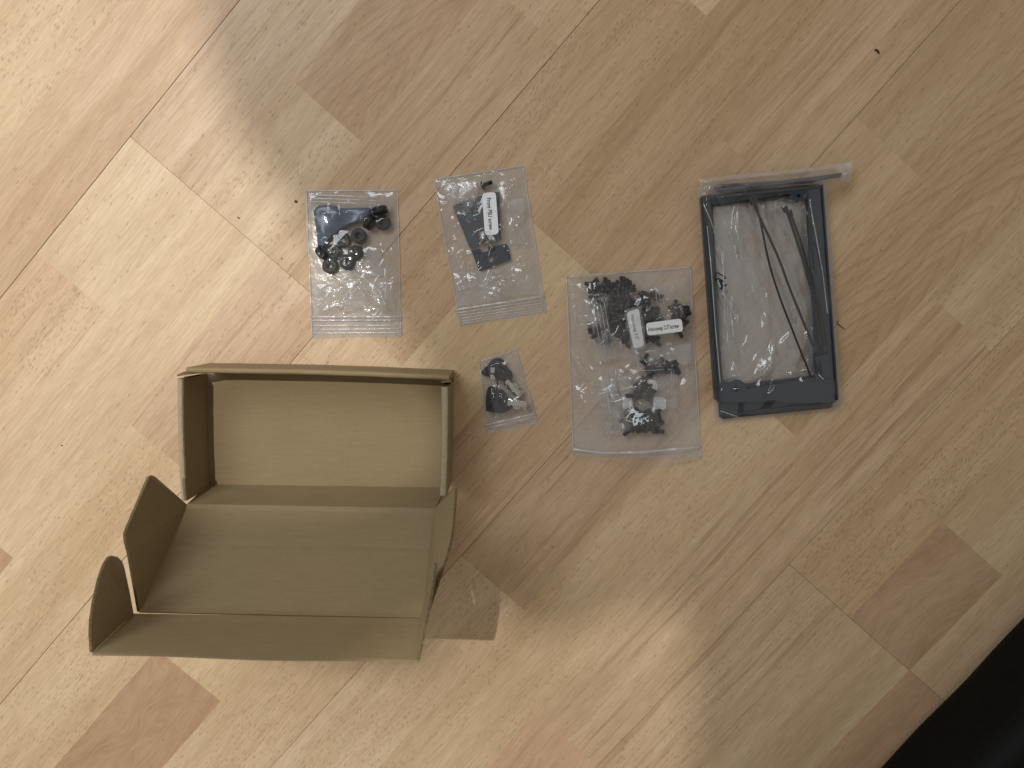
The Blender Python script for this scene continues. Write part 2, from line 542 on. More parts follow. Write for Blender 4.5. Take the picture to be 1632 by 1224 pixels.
seed = 0.0
for k in list(range(-15, -3)) + list(range(15, 27)):        # rows beyond the picture's edge
    c_ = 200 * ((k * 37) % 11 - 5)
    ROWS[k] = [(-1500, c_, (PALE, MID, CREAM, TAN)[k % 4], .3, .3, 0, 0), (c_, 1500, (TAN, PALE, BROWN, MID)[(k * 3) % 4], .2, .5, 0, 0)]
for p in range(-5, 9):
    cuts = [UMIN] + JOINTS.get(p, []) + [UMAX]
    for a, b in zip(cuts, cuts[1:]):
        va, vb = V0 + p * 3 * WS, V0 + (p + 1) * 3 * WS
        GAP = 0.55 if p in (-1, 0) else 0.34
        pl = slab('plank', a + .2, b - .2, va + GAP * .5, vb - GAP * .5, -1.2, 0.008, M['core'], floor)
        pw = pl.matrix_world.copy()
        for k in range(p * 3, p * 3 + 3):
            for (u0, u1, tint, pore, streak, swirl, cath) in ROWS[k]:
                s0, s1 = max(u0, a), min(u1, b)
                if s1 - s0 < 1: continue
                v0_, v1_ = V0 + k * WS, V0 + (k + 1) * WS
                if k == p * 3: v0_ += GAP * .5
                if k == p * 3 + 2: v1_ -= GAP * .5
                e0, e1 = (.12 if s0 == a else 0.0), (.12 if s1 == b else 0.0)
                o = slab('stave', s0 + e0, s1 - e1, v0_, v1_, 0.0, 0.0012, M['wood'], pl, 0.0)
                seed += 0.731
                o['grain_seed'] = float(seed % 5.0)
                o['tint'] = [float((m_ + 0.80 * (x - m_)) * f_) for x, m_, f_ in zip(tint, (.53, .42, .295), (1.05, .965, .89))]
                o['pore'], o['streak'], o['swirl'], o['cathedral'] = float(pore), float(streak), float(swirl), float(cath)

# ------------------------------------------------------------------ cardboard mailer box
T = 0.0017
box = empty('cardboard_box', P(500, 690, 0), 'open brown cardboard mailer box with its lid tilted back towards the lower left', 'box')
RZ, BZ = 45.0, 1.0
rl, rr, fr_, fl_ = P(281, 597, RZ), P(716, 607, RZ), P(709, 795, RZ), P(289, 801, RZ)


def drop(v, z): return Vector((v.x, v.y, z * 0.001))


panel('base', [drop(v, BZ + 2.0) for v in (rl, rr, P(711, 777, 3), P(331, 773, 3), drop(fl_, 3) + Vector((0.001, 0.004, 0)))], 0.0018, M['card'], box, Vector((0, 0, 1)))


def lerp(a, b, t): return a + (b - a) * t


def hollow_wall(name, a, b, inner_dir, thick, ztop, wob, seed_):
    """Roll-over double wall: outer and inner sheet joined by a rounded rim, slightly bowed."""
    r_ = random.Random(seed_)
    bm = bmesh.new()
    n = 26
    prof = [(0.0, 3.2), (0.0, ztop - 1.6), (0.0006, ztop - 0.5), (0.0016, ztop), (thick - 0.0016, ztop), (thick - 0.0006, ztop - 0.5), (thick, ztop - 1.6), (thick, 3.2)]
    rows = []
    for i in range(n + 1):
        t = i / n
        base = lerp(a, b, t) + inner_dir * (wob * math.sin(math.pi * t) + r_.uniform(-1, 1) * 0.00012)
        rows.append([bm.verts.new((base.x + inner_dir.x * d, base.y + inner_dir.y * d, z * 0.001 + (r_.uniform(-.0001, .0001) if z > 10 else 0))) for d, z in prof])
    for A, B in zip(rows, rows[1:]):
        for k in range(len(prof) - 1):
            bm.faces.new((A[k], A[k + 1], B[k + 1], B[k]))
    bm.faces.new(rows[0])
    bm.faces.new(list(reversed(rows[-1])))
    for f in bm.faces:
        if f.calc_center_median().z > (ztop - 0.35) * 0.001: f.material_index = 1
    o = bm_obj(name, bm, M['card'], box)
    o.data.materials.append(M['card_rim'] if name == 'side_wall' else M['card'])  # side walls get a paler tone on the rim's top face
    return o


xdir = (rr - rl).normalized()
ydir = (fl_ - rl).normalized()
hollow_wall('side_wall', P(281.5, 604, RZ), P(288, 798, RZ), xdir, 0.0042, RZ, -0.0008, 1)
hollow_wall('side_wall', P(714.5, 617, RZ), P(711.5, 790, RZ), -xdir, 0.0051, RZ, -0.0006, 2)
hollow_wall('rear_wall', P(296, 586, RZ + 1), P(716, 598, RZ + 1), ydir, 0.0036, RZ + 1.0, -0.0010, 3)
# folded corner tabs seen where the side walls meet the rear wall
panel('corner_tab', [P(282, 597, 44), P(294, 592, 44), P(320, 592, 41), P(320, 592, 10), P(282, 597, 10)], 0.0012, M['card'], box)
panel('corner_tab', [P(703, 607, 42), P(718, 600, 44), P(719, 606, 44), P(719, 606, 10), P(703, 607, 10)], 0.0012, M['card'], box)
# front wall: single sheet from the base up to the hinge of the lid
h0, h1 = P(296, 805, RZ), P(693, 812, RZ)
panel('front_wall', [P(333, 771, 2.0), P(710, 776, 2.0), h1, h0], T, M['card'], box, Vector((0, 1, 0)))
# lid, standing up at a slope
e0, e1 = P(222, 976, 108), P(668, 986, 108)
lid_n = (h1 - h0).cross(e0 - h0).normalized()
if lid_n.z < 0: lid_n = -lid_n


def grid_sheet(name, a, b, c, d, nx, ny, thick, m, parent, disp, up):
    """Sheet a-b (top edge) to d-c (bottom edge) with displaced surface."""
    bm = bmesh.new()
    n = (b - a).cross(d - a).normalized()
    if n.dot(up) < 0: n = -n
    T_, B_ = [], []
    for j in range(ny + 1):
        for i in range(nx + 1):
            s, t = i / nx, j / ny
            p = lerp(lerp(a, b, s), lerp(d, c, s), t) + n * disp(s, t)
            T_.append(bm.verts.new(p))
            B_.append(bm.verts.new(p - n * thick))
    w = nx + 1
    for j in range(ny):
        for i in range(nx):
            q = (j * w + i, j * w + i + 1, (j + 1) * w + i + 1, (j + 1) * w + i)
            bm.faces.new([T_[k] for k in q])
            bm.faces.new([B_[k] for k in reversed(q)])
    rim = [i for i in range(w)] + [j * w + nx for j in range(1, ny + 1)] + [ny * w + i for i in range(nx - 1, -1, -1)] + [j * w for j in range(ny - 1, 0, -1)]
    for k in range(len(rim)):
        i, j = rim[k], rim[(k + 1) % len(rim)]
        bm.faces.new((T_[i], B_[i], B_[j], T_[j]))
    return bm_obj(name, bm, m, parent, smooth=False)


grid_sheet('lid', h0 + lid_n * .0003, P(695, 812, RZ) + lid_n * .0003, P(672, 986, 108), e0, 30, 24, T, M['card'], box,
           lambda s, t: -0.0013 * math.sin(math.pi * t) * (0.6 + 0.4 * math.cos(5 * s)) * min(1, 9 * s * (1 - s)) - 0.0006 * math.exp(-((t - 0.37) / 0.012) ** 2)
           + 0.0011 * (math.exp(-(t / 0.016) ** 2) + math.exp(-((1 - t) / 0.018) ** 2)), Vector((0, 0, 1)))
# the front flap of the lid
g0, g1 = P(146.5, 1041, 150), P(667.5, 1053, 150)
f0, f1 = P(212, 979, 108.6), P(674, 987, 108.6)
grid_sheet('front_flap', f0, f1, g1, g0, 34, 6, T, M['card'], box,
           lambda s, t: 0.0005 * math.sin(9 * s) * t + 0.0006 * math.exp(-(t / 0.06) ** 2), Vector((0, 1, 0.3)))
# lid ears
panel('side_flap', [P(298.5, 804.5, 44.5), P(248, 760, 82), P(243, 757.5, 84), P(238, 760, 86), P(203, 842, 116), P(200, 851, 118), P(201, 862, 119), P(206, 882, 118), P(222.5, 975, 107.5)], T, M['card'], box, Vector((1, 0, 0)))
panel('side_flap', [P(692, 811, 46), P(723, 778, 73), P(725.5, 777, 74), P(724, 800, 82), P(721, 840, 98), P(717, 862, 107), P(711, 886, 114), P(700, 918, 121), P(688, 952, 125), P(678, 985, 124), P(671, 996, 116)], T, M['card'], box, Vector((-1, 0, 0)))
panel('wing_flap', [P(213, 978, 109), P(207, 945, 112), P(199, 907, 128), P(195, 895, 132), P(188, 888, 135), P(181, 886, 138), P(174, 889, 141), P(167, 900, 144), P(158, 926, 148), P(150, 962, 151), P(146, 990, 152), P(145, 1010, 151), P(147, 1040, 150)], T, M['card'], box, Vector((1, 0, 0)))
panel('wing_flap', [P(670, 985, 109), P(677, 950, 114), P(688, 905, 120), P(692, 897, 123), P(693, 902, 127), P(690, 925, 132), P(682, 968, 142), P(674, 1008, 148), P(665, 1051, 150)], T, M['card'], box, Vector((-1, 0, 0)))


# ------------------------------------------------------------------ plastic bags
class Bag:
    """Outline in photograph pixels (TL, TR, BR, BL); contents push the front film up."""

    def __init__(self, name, corners, label, cat, seed, base=0.0, group=None):
        self.c = [np.array(q, float) for q in corners]
        self.name = name
        cx = sum(q[0] for q in corners) / 4
        cy = sum(q[1] for q in corners) / 4
        self.root = empty(name, P(cx, cy, base), label, cat, group)
        self.r = np.random.RandomState(seed)
        self.base = base
        self.blobs = []
        self.folds = []
        self.bars = []

    def bil(self, s, t):
        s = s[..., None]
        t = t[..., None]
        return (self.c[0] * (1 - s) + self.c[1] * s) * (1 - t) + (self.c[3] * (1 - s) + self.c[2] * s) * t

    def crumple(self, n, amp, wid, length, region=(0, 0, 1, 1), ang=None):
        """Random sharp folds; sizes in photograph pixels, amp in mm."""
        for _ in range(n):
            s, t = self.r.uniform(region[0], region[2]), self.r.uniform(region[1], region[3])
            p = self.bil(np.array(s), np.array(t))
            a = self.r.uniform(0, math.pi) if ang is None else math.radians(ang + self.r.uniform(-22, 22))
            self.folds.append((p[0], p[1], a, length * self.r.uniform(.4, 1.3), wid * self.r.uniform(.5, 1.5), amp * self.r.uniform(.3, 1.2) * (1 if self.r.rand() < .7 else -.5)))

    def fold(self, x0, y0, x1, y1, wid, amp):
        self.folds.append(((x0 + x1) / 2, (y0 + y1) / 2, math.atan2(y1 - y0, x1 - x0), math.hypot(x1 - x0, y1 - y0) / 2, wid, amp))

    def height(self, X, Y, s, t, puff):
        h = np.zeros_like(X)
        for (x, y, r, z) in self.blobs:
            d = np.hypot(X - x, Y - y) / r
            h = np.maximum(h, z * np.clip(1.25 - 0.55 * d, 0, 1) * np.exp(-np.clip(d - 1, 0, None) ** 2 * 0.9))
        for (x0, y0, x1, y1, r, z) in self.bars:
            L2 = (x1 - x0) ** 2 + (y1 - y0) ** 2
            k = np.clip(((X - x0) * (x1 - x0) + (Y - y0) * (y1 - y0)) / L2, 0, 1)
            d = np.hypot(X - x0 - k * (x1 - x0), Y - y0 - k * (y1 - y0)) / r
            h = np.maximum(h, z * np.clip(1.25 - 0.55 * d, 0, 1) * np.exp(-np.clip(d - 1, 0, None) ** 2 * 0.9))
        w = np.zeros_like(X)
        for (x, y, a, L, wd_, A) in self.folds:
            dx, dy = X - x, Y - y
            al = dx * math.cos(a) + dy * math.sin(a)
            ac = -dx * math.sin(a) + dy * math.cos(a)
            bend = 0.06 * wd_ * np.sin(al / max(L, 1) * 3)
            w += A * np.clip(1 - np.abs(ac + bend) / wd_, 0, 1) ** 1.3 * np.clip(1 - (np.abs(al) / L) ** 2, 0, 1)
        wid = np.linalg.norm(self.c[1] - self.c[0])
        hei = np.linalg.norm(self.c[3] - self.c[0])
        de = np.minimum(np.minimum(s, 1 - s) * wid, np.minimum(t, 1 - t) * hei)
        env = np.clip(de / 13.0, 0, 1) ** 0.6
        return (np.maximum(h, puff) + w) * env

    def sheet(self, name, m, nx, ny, z0, puff, use=True, edge=0.8, bow=0.0):
        s, t = np.meshgrid(np.linspace(0, 1, nx + 1), np.linspace(0, 1, ny + 1))
        XY = self.bil(s, t)
        X, Y = XY[..., 0].copy(), XY[..., 1].copy()
        # slightly uneven outline
        ph = self.r.uniform(0, 6, 4)
        ex = edge * (np.sin(t * 9 + ph[0]) + .5 * np.sin(t * 23 + ph[1]))
        ey = edge * (np.sin(s * 8 + ph[2]) + .5 * np.sin(s * 19 + ph[3])) + bow * 4 * s * (1 - s) * (t > 0.5) * (t - .5) * 2
        X += ex * (2 * np.abs(s - .5)) ** 2
        Y += ey * (2 * np.abs(t - .5)) ** 2
        H = self.height(X, Y, s, t, puff) if use else 0.12 * self.r.rand(*X.shape)
        Z = z0 + np.maximum(H, 0.05)
        vs = []
        for x, y, z in zip(X.ravel(), Y.ravel(), Z.ravel()):
            vs.append(P(x, y, z))
        w = nx + 1
        fs = [(j * w + i, (j + 1) * w + i, (j + 1) * w + i + 1, j * w + i + 1) for j in range(ny) for i in range(nx)]
        self.last = (X, Y, Z)
        return mesh_obj(name, vs, fs, m, self.root, smooth=True)

    def edges(self, which='LRT', w=1.5):
        c = self.c
        for k, (a, b) in {'L': (0, 3), 'R': (1, 2), 'T': (0, 1), 'B': (3, 2)}.items():
            if k in which:
                mid = (c[a] + c[b]) / 2
                ctr = sum(c) / 4
                q = [tuple(p + (ctr - p) / np.linalg.norm(ctr - p) * 1.5) for p in (c[a], c[b])]
                self.seal(q, w, 0.25, M['film_white'], 'edge_seal', 30)

    def z_at(self, x, y):
        X, Y, Z = self.last
        d = (X - x) ** 2 + (Y - y) ** 2
        return float(Z.ravel()[np.argmin(d)])

    def seal(self, pts, width_px, lift=0.5, m=None, name='zip_seal', n=24):
        """Ridge lying on the front film along a pixel path."""
        path = []
        for (x0, y0), (x1, y1) in zip(pts, pts[1:]):
            for k in range(n):
                path.append((x0 + (x1 - x0) * k / n, y0 + (y1 - y0) * k / n))
        path.append(pts[-1])
        V = [P(x, y, self.z_at(x, y) + lift) for x, y in path]
        return tube(name, V, width_px * 0.00023, m or M['film_white'], self.root, 8, 0.5)


def text_mesh(name, body, height, mat, parent, p0, xdir, ydir, sx=1.0, bold=0.0):
    """Flat lettering: p0 = left end of the baseline, height = capital height in metres."""
    cu = bpy.data.curves.new(name, 'FONT')
    cu.body = body
    cu.size = 1.0
    cu.offset = bold
    tmp = bpy.data.objects.new(name, cu)
    COL.objects.link(tmp)
    dg = bpy.context.evaluated_depsgraph_get()
    me = bpy.data.meshes.new_from_object(tmp.evaluated_get(dg))
    bpy.data.objects.remove(tmp)
    x, y = xdir.normalized(), ydir.normalized()
    z = x.cross(y).normalized()
    k = height / 0.70
    me.transform(Matrix((( x.x * k * sx, y.x * k, z.x, p0.x), (x.y * k * sx, y.y * k, z.y, p0.y), (x.z * k * sx, y.z * k, z.z, p0.z), (0, 0, 0, 1))))
    me.materials.clear()
    me.materials.append(mat)
    me.name = name
    return link(bpy.data.objects.new(name, me), parent)


def rounded_quad(c, r, n=4):
    """c: four Vectors in order -> outline with rounded corners."""
    out = []
    for i in range(4):
        p, a, b = c[i], c[i - 1], c[(i + 1) % 4]
        da, db = (a - p).normalized(), (b - p).normalized()
        for k in range(n + 1):
            t = k / n
            out.append(p + da * r * (1 - t) ** 2 + db * r * t ** 2)
    return out


def label_on(bag, quad, z, parent, text=None, r=0.002, vertical=False, th=0.0015, inset=(0.08, 0.36), sx=1.0, name='label'):
    c = [P(x, y, z) for x, y in quad]          # TL, TR, BR, BL
    lab = panel(name, rounded_quad(c, r), 0.00012, M['paper'], parent, Vector((0, 0, 1)))
    if text:
        if vertical:      # reads downward: baseline at the left side
            xd, yd, o = c[3] - c[0], c[1] - c[0], c[0]
        else:
            xd, yd, o = c[1] - c[0], c[0] - c[3], c[3]
        p0 = o + xd * inset[0] + yd * inset[1] + Vector((0, 0, 0.00008))
        text_mesh('lettering', text, th, M['ink'], lab, p0, xd, yd, sx, 0.020)
    return lab


# ---- small things inside the bags -------------------------------------------------
def grommet_mesh():
    R, r = 5.5e-3, 2.0e-3
    prof = [(r, 0.0), (R * .86, 0.0), (R, .5e-3), (R, 1.7e-3), (R * .80, 2.1e-3), (R * .80, 2.9e-3), (R, 3.3e-3), (R, 4.5e-3), (R * .86, 5.0e-3), (r * 1.5, 5.0e-3), (r, 4.5e-3), (r, 0.0)]
    bm = lathe_bm(prof, 28)
    bmesh.ops.recalc_face_normals(bm, faces=bm.faces)
    me = bpy.data.meshes.new('rubber_grommet')
    bm.to_mesh(me)
    bm.free()
    me.materials.append(M['rubber'])
    me.polygons.foreach_set('use_smooth', [True] * len(me.polygons))
    md = None
    return me


GROM = grommet_mesh()


def grommet(x, y, z, tilt, az, label):
    o = bpy.data.objects.new('rubber_grommet', GROM)
    o.location = P(x, y, z)
    o.rotation_euler = (math.radians(tilt), 0, math.radians(az))
    link(o)
    return tag(o, label, 'grommet', 'black rubber grommets in the clear bag')


grommet(611, 355, 1.0, 4, 30, 'black rubber grommet lying alone at the right edge of the grommet bag')
grommet(573.5, 377.5, 1.0, 8, 200, 'black rubber grommet at the upper right of the six-grommet cluster')
grommet(547, 383, 1.2, 6, 150, 'black rubber grommet at the top left of the cluster, below the dark pad')
grommet(567.5, 402, 0.9, 10, 20, 'black rubber grommet at the right side of the cluster below the upper right one')
grommet(534.5, 402, 1.5, 16, 260, 'black rubber grommet at the left of the cluster, partly under the pad edge')
grommet(553.5, 418.5, 1.4, 9, 100, 'black rubber grommet at the bottom right of the cluster')
grommet(528, 424, 0.8, 5, 300, 'black rubber grommet lowest of the cluster at its bottom left')
grommet(604.5, 330, 6.0, 84, 12, 'black rubber grommet standing on its rim in the top right corner of its bag')
grommet(585, 352, 5.4, 76, 60, 'black rubber grommet half hidden at the right end of the dark pad')
grommet(511, 406, 4.8, 70, 130, 'black rubber grommet at the lower left tip of the dark pad')


def shaped_pad(name, outline, zt, thick, mat, label, cat, bump=1.2):
    """Thick soft sheet with an uneven top, outline in pixels."""
    root = None
    bm = bmesh.new()
    ctr = np.mean(np.array(outline, float), axis=0)
    rings = []
    K = 7
    for k in range(K + 1):
        f = 1 - k / K
        ring = []
        for i, (x, y) in enumerate(outline):
            q = ctr + (np.array((x, y)) - ctr) * f
            z = zt - (thick * 0.55) * (1 - min(1, k / 2.0)) + bump * math.sin(q[0] * .13 + 1) * math.cos(q[1] * .11) * min(1, k / 2)
            ring.append(bm.verts.new(P(q[0], q[1], z)))
        rings.append(ring)
        if k == K: break
    bot = [bm.verts.new(P(x, y, zt - thick)) for x, y in outline]
    n = len(outline)
    for A, B in zip([bot] + rings, rings):
        for i in range(n):
            j = (i + 1) % n
            if A[i] is B[i]: continue
            bm.faces.new((A[i], A[j], B[j], B[i]))
    bm.faces.new(list(reversed(bot)))
    bmesh.ops.remove_doubles(bm, verts=bm.verts, dist=1e-6)
    o = bm_obj(name, bm, mat, None, smooth=True)
    return tag(o, label, cat)


def dense(outline, n=5):
    v = [Vector((x, y, 0)) for x, y in outline]
    v = smooth_path(v + [v[0]], n)[:-1]
    return [(p.x, p.y) for p in v]


shaped_pad('rubber_pad', dense([(500, 336), (508, 328), (530, 327), (547, 332), (588, 331), (591, 339), (584, 350), (558, 359), (533, 374), (516, 393), (507, 402), (506, 382), (503, 360)]), 6.5, 3.0, M['pad'],
           'crumpled dark rubber pad with painted blue-grey sheen above the grommet cluster under glossy film', 'pad')

# bag of grommets
A = Bag('zip_bag', [(487, 303), (634, 302), (640, 537), (497, 539)], 'clear zip bag of black rubber grommets with a dark pad, leftmost of the bags', 'plastic bag', 3, 0.2)
A.sheet('back_film', M['film_back'], 12, 18, 0.15, 0, use=False)
A.bars += [(566, 384, 534, 418, 40, 7.4), (573, 378, 528, 424, 20, 7.0), (547, 383, 534, 402, 20, 7.0), (567, 402, 553, 418, 20, 7.0), (573, 378, 611, 355, 15, 6.8)]
A.blobs += [(605, 330, 10, 12.0), (585, 352, 12, 10.5), (511, 406, 12, 10.0), (525, 350, 26, 8.2), (560, 348, 28, 8.2), (518, 385, 16, 8.2)]
A.crumple(40, 1.9, 9, 26, (0.05, .6, .95, .86))
A.crumple(5, 1.4, 7, 28, (0.75, .3, .95, .6))
A.crumple(4, 1.2, 7, 24, (0.1, .1, .6, .3))
A.crumple(10, 0.8, 5, 40, (.02, .02, .1, .95), 88)
A.crumple(8, 0.8, 5, 40, (.9, .02, .98, .95), 88)
A.crumple(9, 3.4, 20, 34, (.1, .62, .9, .85))
A.fold(606, 385, 622, 415, 6, 2.2)
A.fold(500, 430, 522, 398, 7, 2.4)
A.fold(510, 465, 580, 472, 8, 2.2)
A.fold(580, 462, 585, 490, 7, 2.0)
A.sheet('front_film', M['film_clear'], 100, 150, 0.4, 2.0)
A.seal([(495, 505), (640, 505)], 3.2)
A.seal([(495, 511), (640, 510)], 2.2)
A.edges()
for yy in (519, 525, 531): A.seal([(498, yy), (639, yy - 1)], 1.2, .2, M['film_white'], 'lip_rib')
for yy in (310, 315.5, 321): A.seal([(492, yy), (600, yy + 4)], 1.6, .5, M['film_white'], 'inner_rib')

# bag with the bracket plates
plate = [(751, 399), (765, 396), (768, 402), (779, 400), (777, 393.5), (806, 388.5), (809, 391), (814, 411), (812, 415), (767, 432), (763, 430)]


def holed_plate(name, outline, holes, z, thick, mat, parent=None):
    """Plate with round holes (pixel centre and radius): bridge-free via triangle fill of edge loops."""
    bm = bmesh.new()
    loops = [[P(x, y, z) for x, y in outline]]
    for (x, y, r) in holes:
        loops.append([P(x + r * math.cos(a), y + r * math.sin(a), z) for a in [2 * math.pi * k / 16 for k in range(16)]])
    edges = []
    tops = []
    for L in loops:
        vs = [bm.verts.new(p) for p in L]
        tops.append(vs)
        edges += [bm.edges.new((vs[i], vs[(i + 1) % len(vs)])) for i in range(len(vs))]
    bmesh.ops.triangle_fill(bm, use_beauty=True, use_dissolve=False, edges=edges)
    fs = list(bm.faces)
    ex = bmesh.ops.extrude_face_region(bm, geom=fs)
    for v in [g for g in ex['geom'] if isinstance(g, bmesh.types.BMVert)]: v.co.z -= thick
    return bm_obj(name, bm, mat, parent)


pb = holed_plate('bracket_plate', plate, [(781.5, 413, 5.0), (791, 408, 2.6), (789, 421, 1.4)], 2.6, 0.0012, M['black_paint'])
tag(pb, 'small black bracket plate with a notch and round holes below the white front screw label', 'bracket')
pc = holed_plate('bracket_plate', [(721, 328), (738, 321), (786, 306), (796, 306), (799, 382), (790, 385), (775, 384), (757, 396), (749, 396)], [(757, 335, 3.5), (765, 372, 4.0)], 2.2, 0.0012, M['black_paint'])
tag(pc, 'larger black bracket plate half hidden behind the white front screw label and inner film', 'bracket')


def screw_mesh(name, L, rs, rh, hh, m):
    prof = [(0, hh * 0.45), (rh * .35, hh * .45), (rh * .42, hh), (rh * .8, hh * .92), (rh, hh * .45), (rh, 0.0), (rs, 0.0)]
    z = -0.0003
    while z > -L + 0.0006:
        prof += [(rs, z), (rs * .80, z - .00035)]
        z -= 0.0007
    prof += [(rs * .7, -L), (0, -L)]
    bm = lathe_bm(prof, 12)
    bmesh.ops.recalc_face_normals(bm, faces=bm.faces)
    me = bpy.data.meshes.new(name)
    bm.to_mesh(me)
    bm.free()
    me.materials.append(m)
    return me


SCREW_B = screw_mesh('black_screw', 0.0066, 0.00165, 0.0030, 0.0021, M['screw'])
SCREW_S = screw_mesh('zinc_screw', 0.0050, 0.00125, 0.0024, 0.0018, M['bronze'])


def place_screw(me, x, y, z, az, tilt, label, group):
    o = bpy.data.objects.new(me.name.split('.')[0], me)
    o.location = P(x, y, z)
    o.rotation_euler = (0, math.radians(90 + tilt), math.radians(az))
    link(o)
    return tag(o, label, 'screw', group)


for (x, y, a, lb) in ((770, 380, 60, 'small grey metal screw at the left under the lower end of the front screw label'),
                      (778, 387, 130, 'small grey metal screw between two others just above the notched bracket plate'),
                      (786, 382, 20, 'small grey metal screw at the right under the lower end of the front screw label'),
                      (771, 295, 200, 'small dark screw at the very top of the bag above the front screw label')):
    place_screw(SCREW_S if y > 300 else SCREW_B, x, y, 4.6, a, 0, lb, 'screws in the bracket bag')

B = Bag('zip_bag', [(691, 285), (834, 263), (871, 499), (733, 520)], 'clear zip bag with black bracket plates and a white Front PSU screw label', 'plastic bag', 11, 0.2)
B.sheet('back_film', M['film_back'], 12, 18, 0.15, 0, use=False)
B.blobs += [(783, 410, 26, 4.6), (765, 345, 40, 5.6), (780, 340, 30, 6.4), (775, 382, 20, 8.0), (800, 330, 24, 5.0), (771, 295, 9, 7)]
B.crumple(44, 2.6, 9, 26, (.05, .55, .95, .84))
B.crumple(24, 1.5, 7, 30, (.02, .05, .25, .6))
B.crumple(14, 1.1, 7, 30, (.7, .05, .95, .7))
B.crumple(9, 3.4, 20, 34, (.1, .62, .9, .84))
B.fold(720, 440, 735, 470, 9, 2.6)
B.fold(752, 470, 770, 440, 9, 2.6)
B.fold(770, 460, 786, 470, 8, 2.4)
B.fold(820, 440, 832, 460, 7, 2.0)
B.fold(790, 425, 793, 462, 3, 1.2)
B.sheet('front_film', M['film_clear'], 100, 150, 0.4, 1.6)
B.edges()
B.seal([(725, 494), (867, 472)], 3.4)
B.seal([(726, 499), (868, 477)], 1.6, .2)
for k in (6, 11, 16, 20): B.seal([(728 + k * .25, 498 + k * .9), (868, 477 + k * .9)], 1.3, .2, M['film_white'], 'lip_rib')
# inner bag with its label
BI = Bag('inner_bag', [(704, 292), (826, 279), (846, 388), (748, 398)], 'small inner clear bag with a white front screw label inside the bracket bag', 'plastic bag', 21, 2.6)
BI.blobs += [(765, 345, 40, 3.0), (780, 382, 18, 4.0)]
BI.crumple(30, 2.0, 7, 26, (.05, .05, .95, .95))
for x in (726, 731, 736, 741): BI.fold(x, 290, x + 18, 394, 2.4, 1.0)
for x in (806, 811, 816): BI.fold(x, 282, x + 16, 388, 2.4, 1.0)
BI.sheet('front_film', M['film_inner'], 90, 80, 2.8, 0.8)
label_on(BI, [(768, 308), (790, 305.5), (795, 373), (773, 376)], 7.2, BI.root, 'Front PSU screw', 0.0030, True, 0.0029, (0.12, 0.34), 0.80)

# bag of keys
def key(name, bow, barrel, zb, label, tooth_side):
    root = empty(name, P(bow[0][0], bow[0][1], zb), label, 'key', 'tubular keys in the small bag')
    c = [P(x, y, zb) for x, y in bow]
    o = panel('bow', c, 0.0030, M['plastic'], root, Vector((0, 0, 1)), 0.0008)
    a, b = P(*barrel[0], zb - 1.2), P(*barrel[1], zb - 1.2)
    d = b - a
    bm = bmesh.new()
    tube_bm(bm, [a, a + d * .26], 0.0021, 16)
    tube_bm(bm, [a + d * .02, a + d * .16], 0.0031, 16)
    bm_obj('collar', bm, M['steel'], root, smooth=False)
    bm = bmesh.new()
    R = 0.0030
    x = d.normalized()
    y_ = Vector((-x.y, x.x, 0))
    z_ = Vector((0, 0, 1))
    rings = []
    for (t, r) in ((.24, .0015), (.26, R), (.97, R), (1.0, R * .93), (1.0, R * .72), (.72, R * .72), (.72, .0001)):
        rings.append([bm.verts.new(a + d * t + y_ * r * math.cos(q) + z_ * r * math.sin(q)) for q in [2 * math.pi * k / 20 for k in range(20)]])
    for A_, B_ in zip(rings, rings[1:]):
        for k in range(20): bm.faces.new((A_[k], A_[(k + 1) % 20], B_[(k + 1) % 20], B_[k]))
    bm_obj('barrel', bm, M['steel'], root, smooth=False)
    for (t0, t1) in ((.36, .66), (.86, .99)):
        bm = bmesh.new()
        q0 = a + d * t0 + y_ * (R * tooth_side)
        q1 = a + d * t1 + y_ * (R * tooth_side)
        w = y_ * 0.0010 * tooth_side
        hz = z_ * 0.0008
        panel_bm(bm, [q0 - w + hz, q1 - w + hz, q1 + w + hz, q0 + w + hz], 0.0016, z_)
        bm_obj('tooth', bm, M['steel'], root)
    return root


bow1 = dense([(778, 581), (785, 573), (795, 570.5), (803, 575), (808, 585), (815, 593), (817, 602), (811, 609), (800, 607), (789, 605), (778, 600), (770, 598), (768, 592)], 3)
key('tubular_key', bow1, ((806, 607), (829, 631)), 4.6, 'upper tubular key with black round bow, its steel barrel slanting down to the right', 1)
bow2 = dense([(775, 655), (774, 636), (777, 620), (783, 616), (792, 622), (801, 622), (812, 637), (817, 648), (812, 654), (802, 658), (790, 658)], 3)
key('tubular_key', bow2, ((809, 641), (839, 645)), 7.6, 'lower tubular key with black fan-shaped bow, its steel barrel pointing right', -1)
tg = empty('key_clip', P(786, 592, 8.4), 'bent strip of bright metal on the black bow of the upper key', 'clip')
for q in ([(781.5, 585.5), (788.5, 585.5), (788, 594), (782, 595)], [(781, 597), (786, 597), (790, 604.5), (781, 604.5)]):
    panel('strip', [P(x, y, 8.8) for x, y in q], 0.0004, M['steel'], tg, Vector((0, 0, 1)))
tube('wire', smooth_path([P(788, 598, 8.6), P(791.5, 606, 9.0), P(793, 614, 8.6), P(789, 628, 8.4), P(780, 650, 8.2)], 6), 0.0005, M['plastic'], tg, 6)

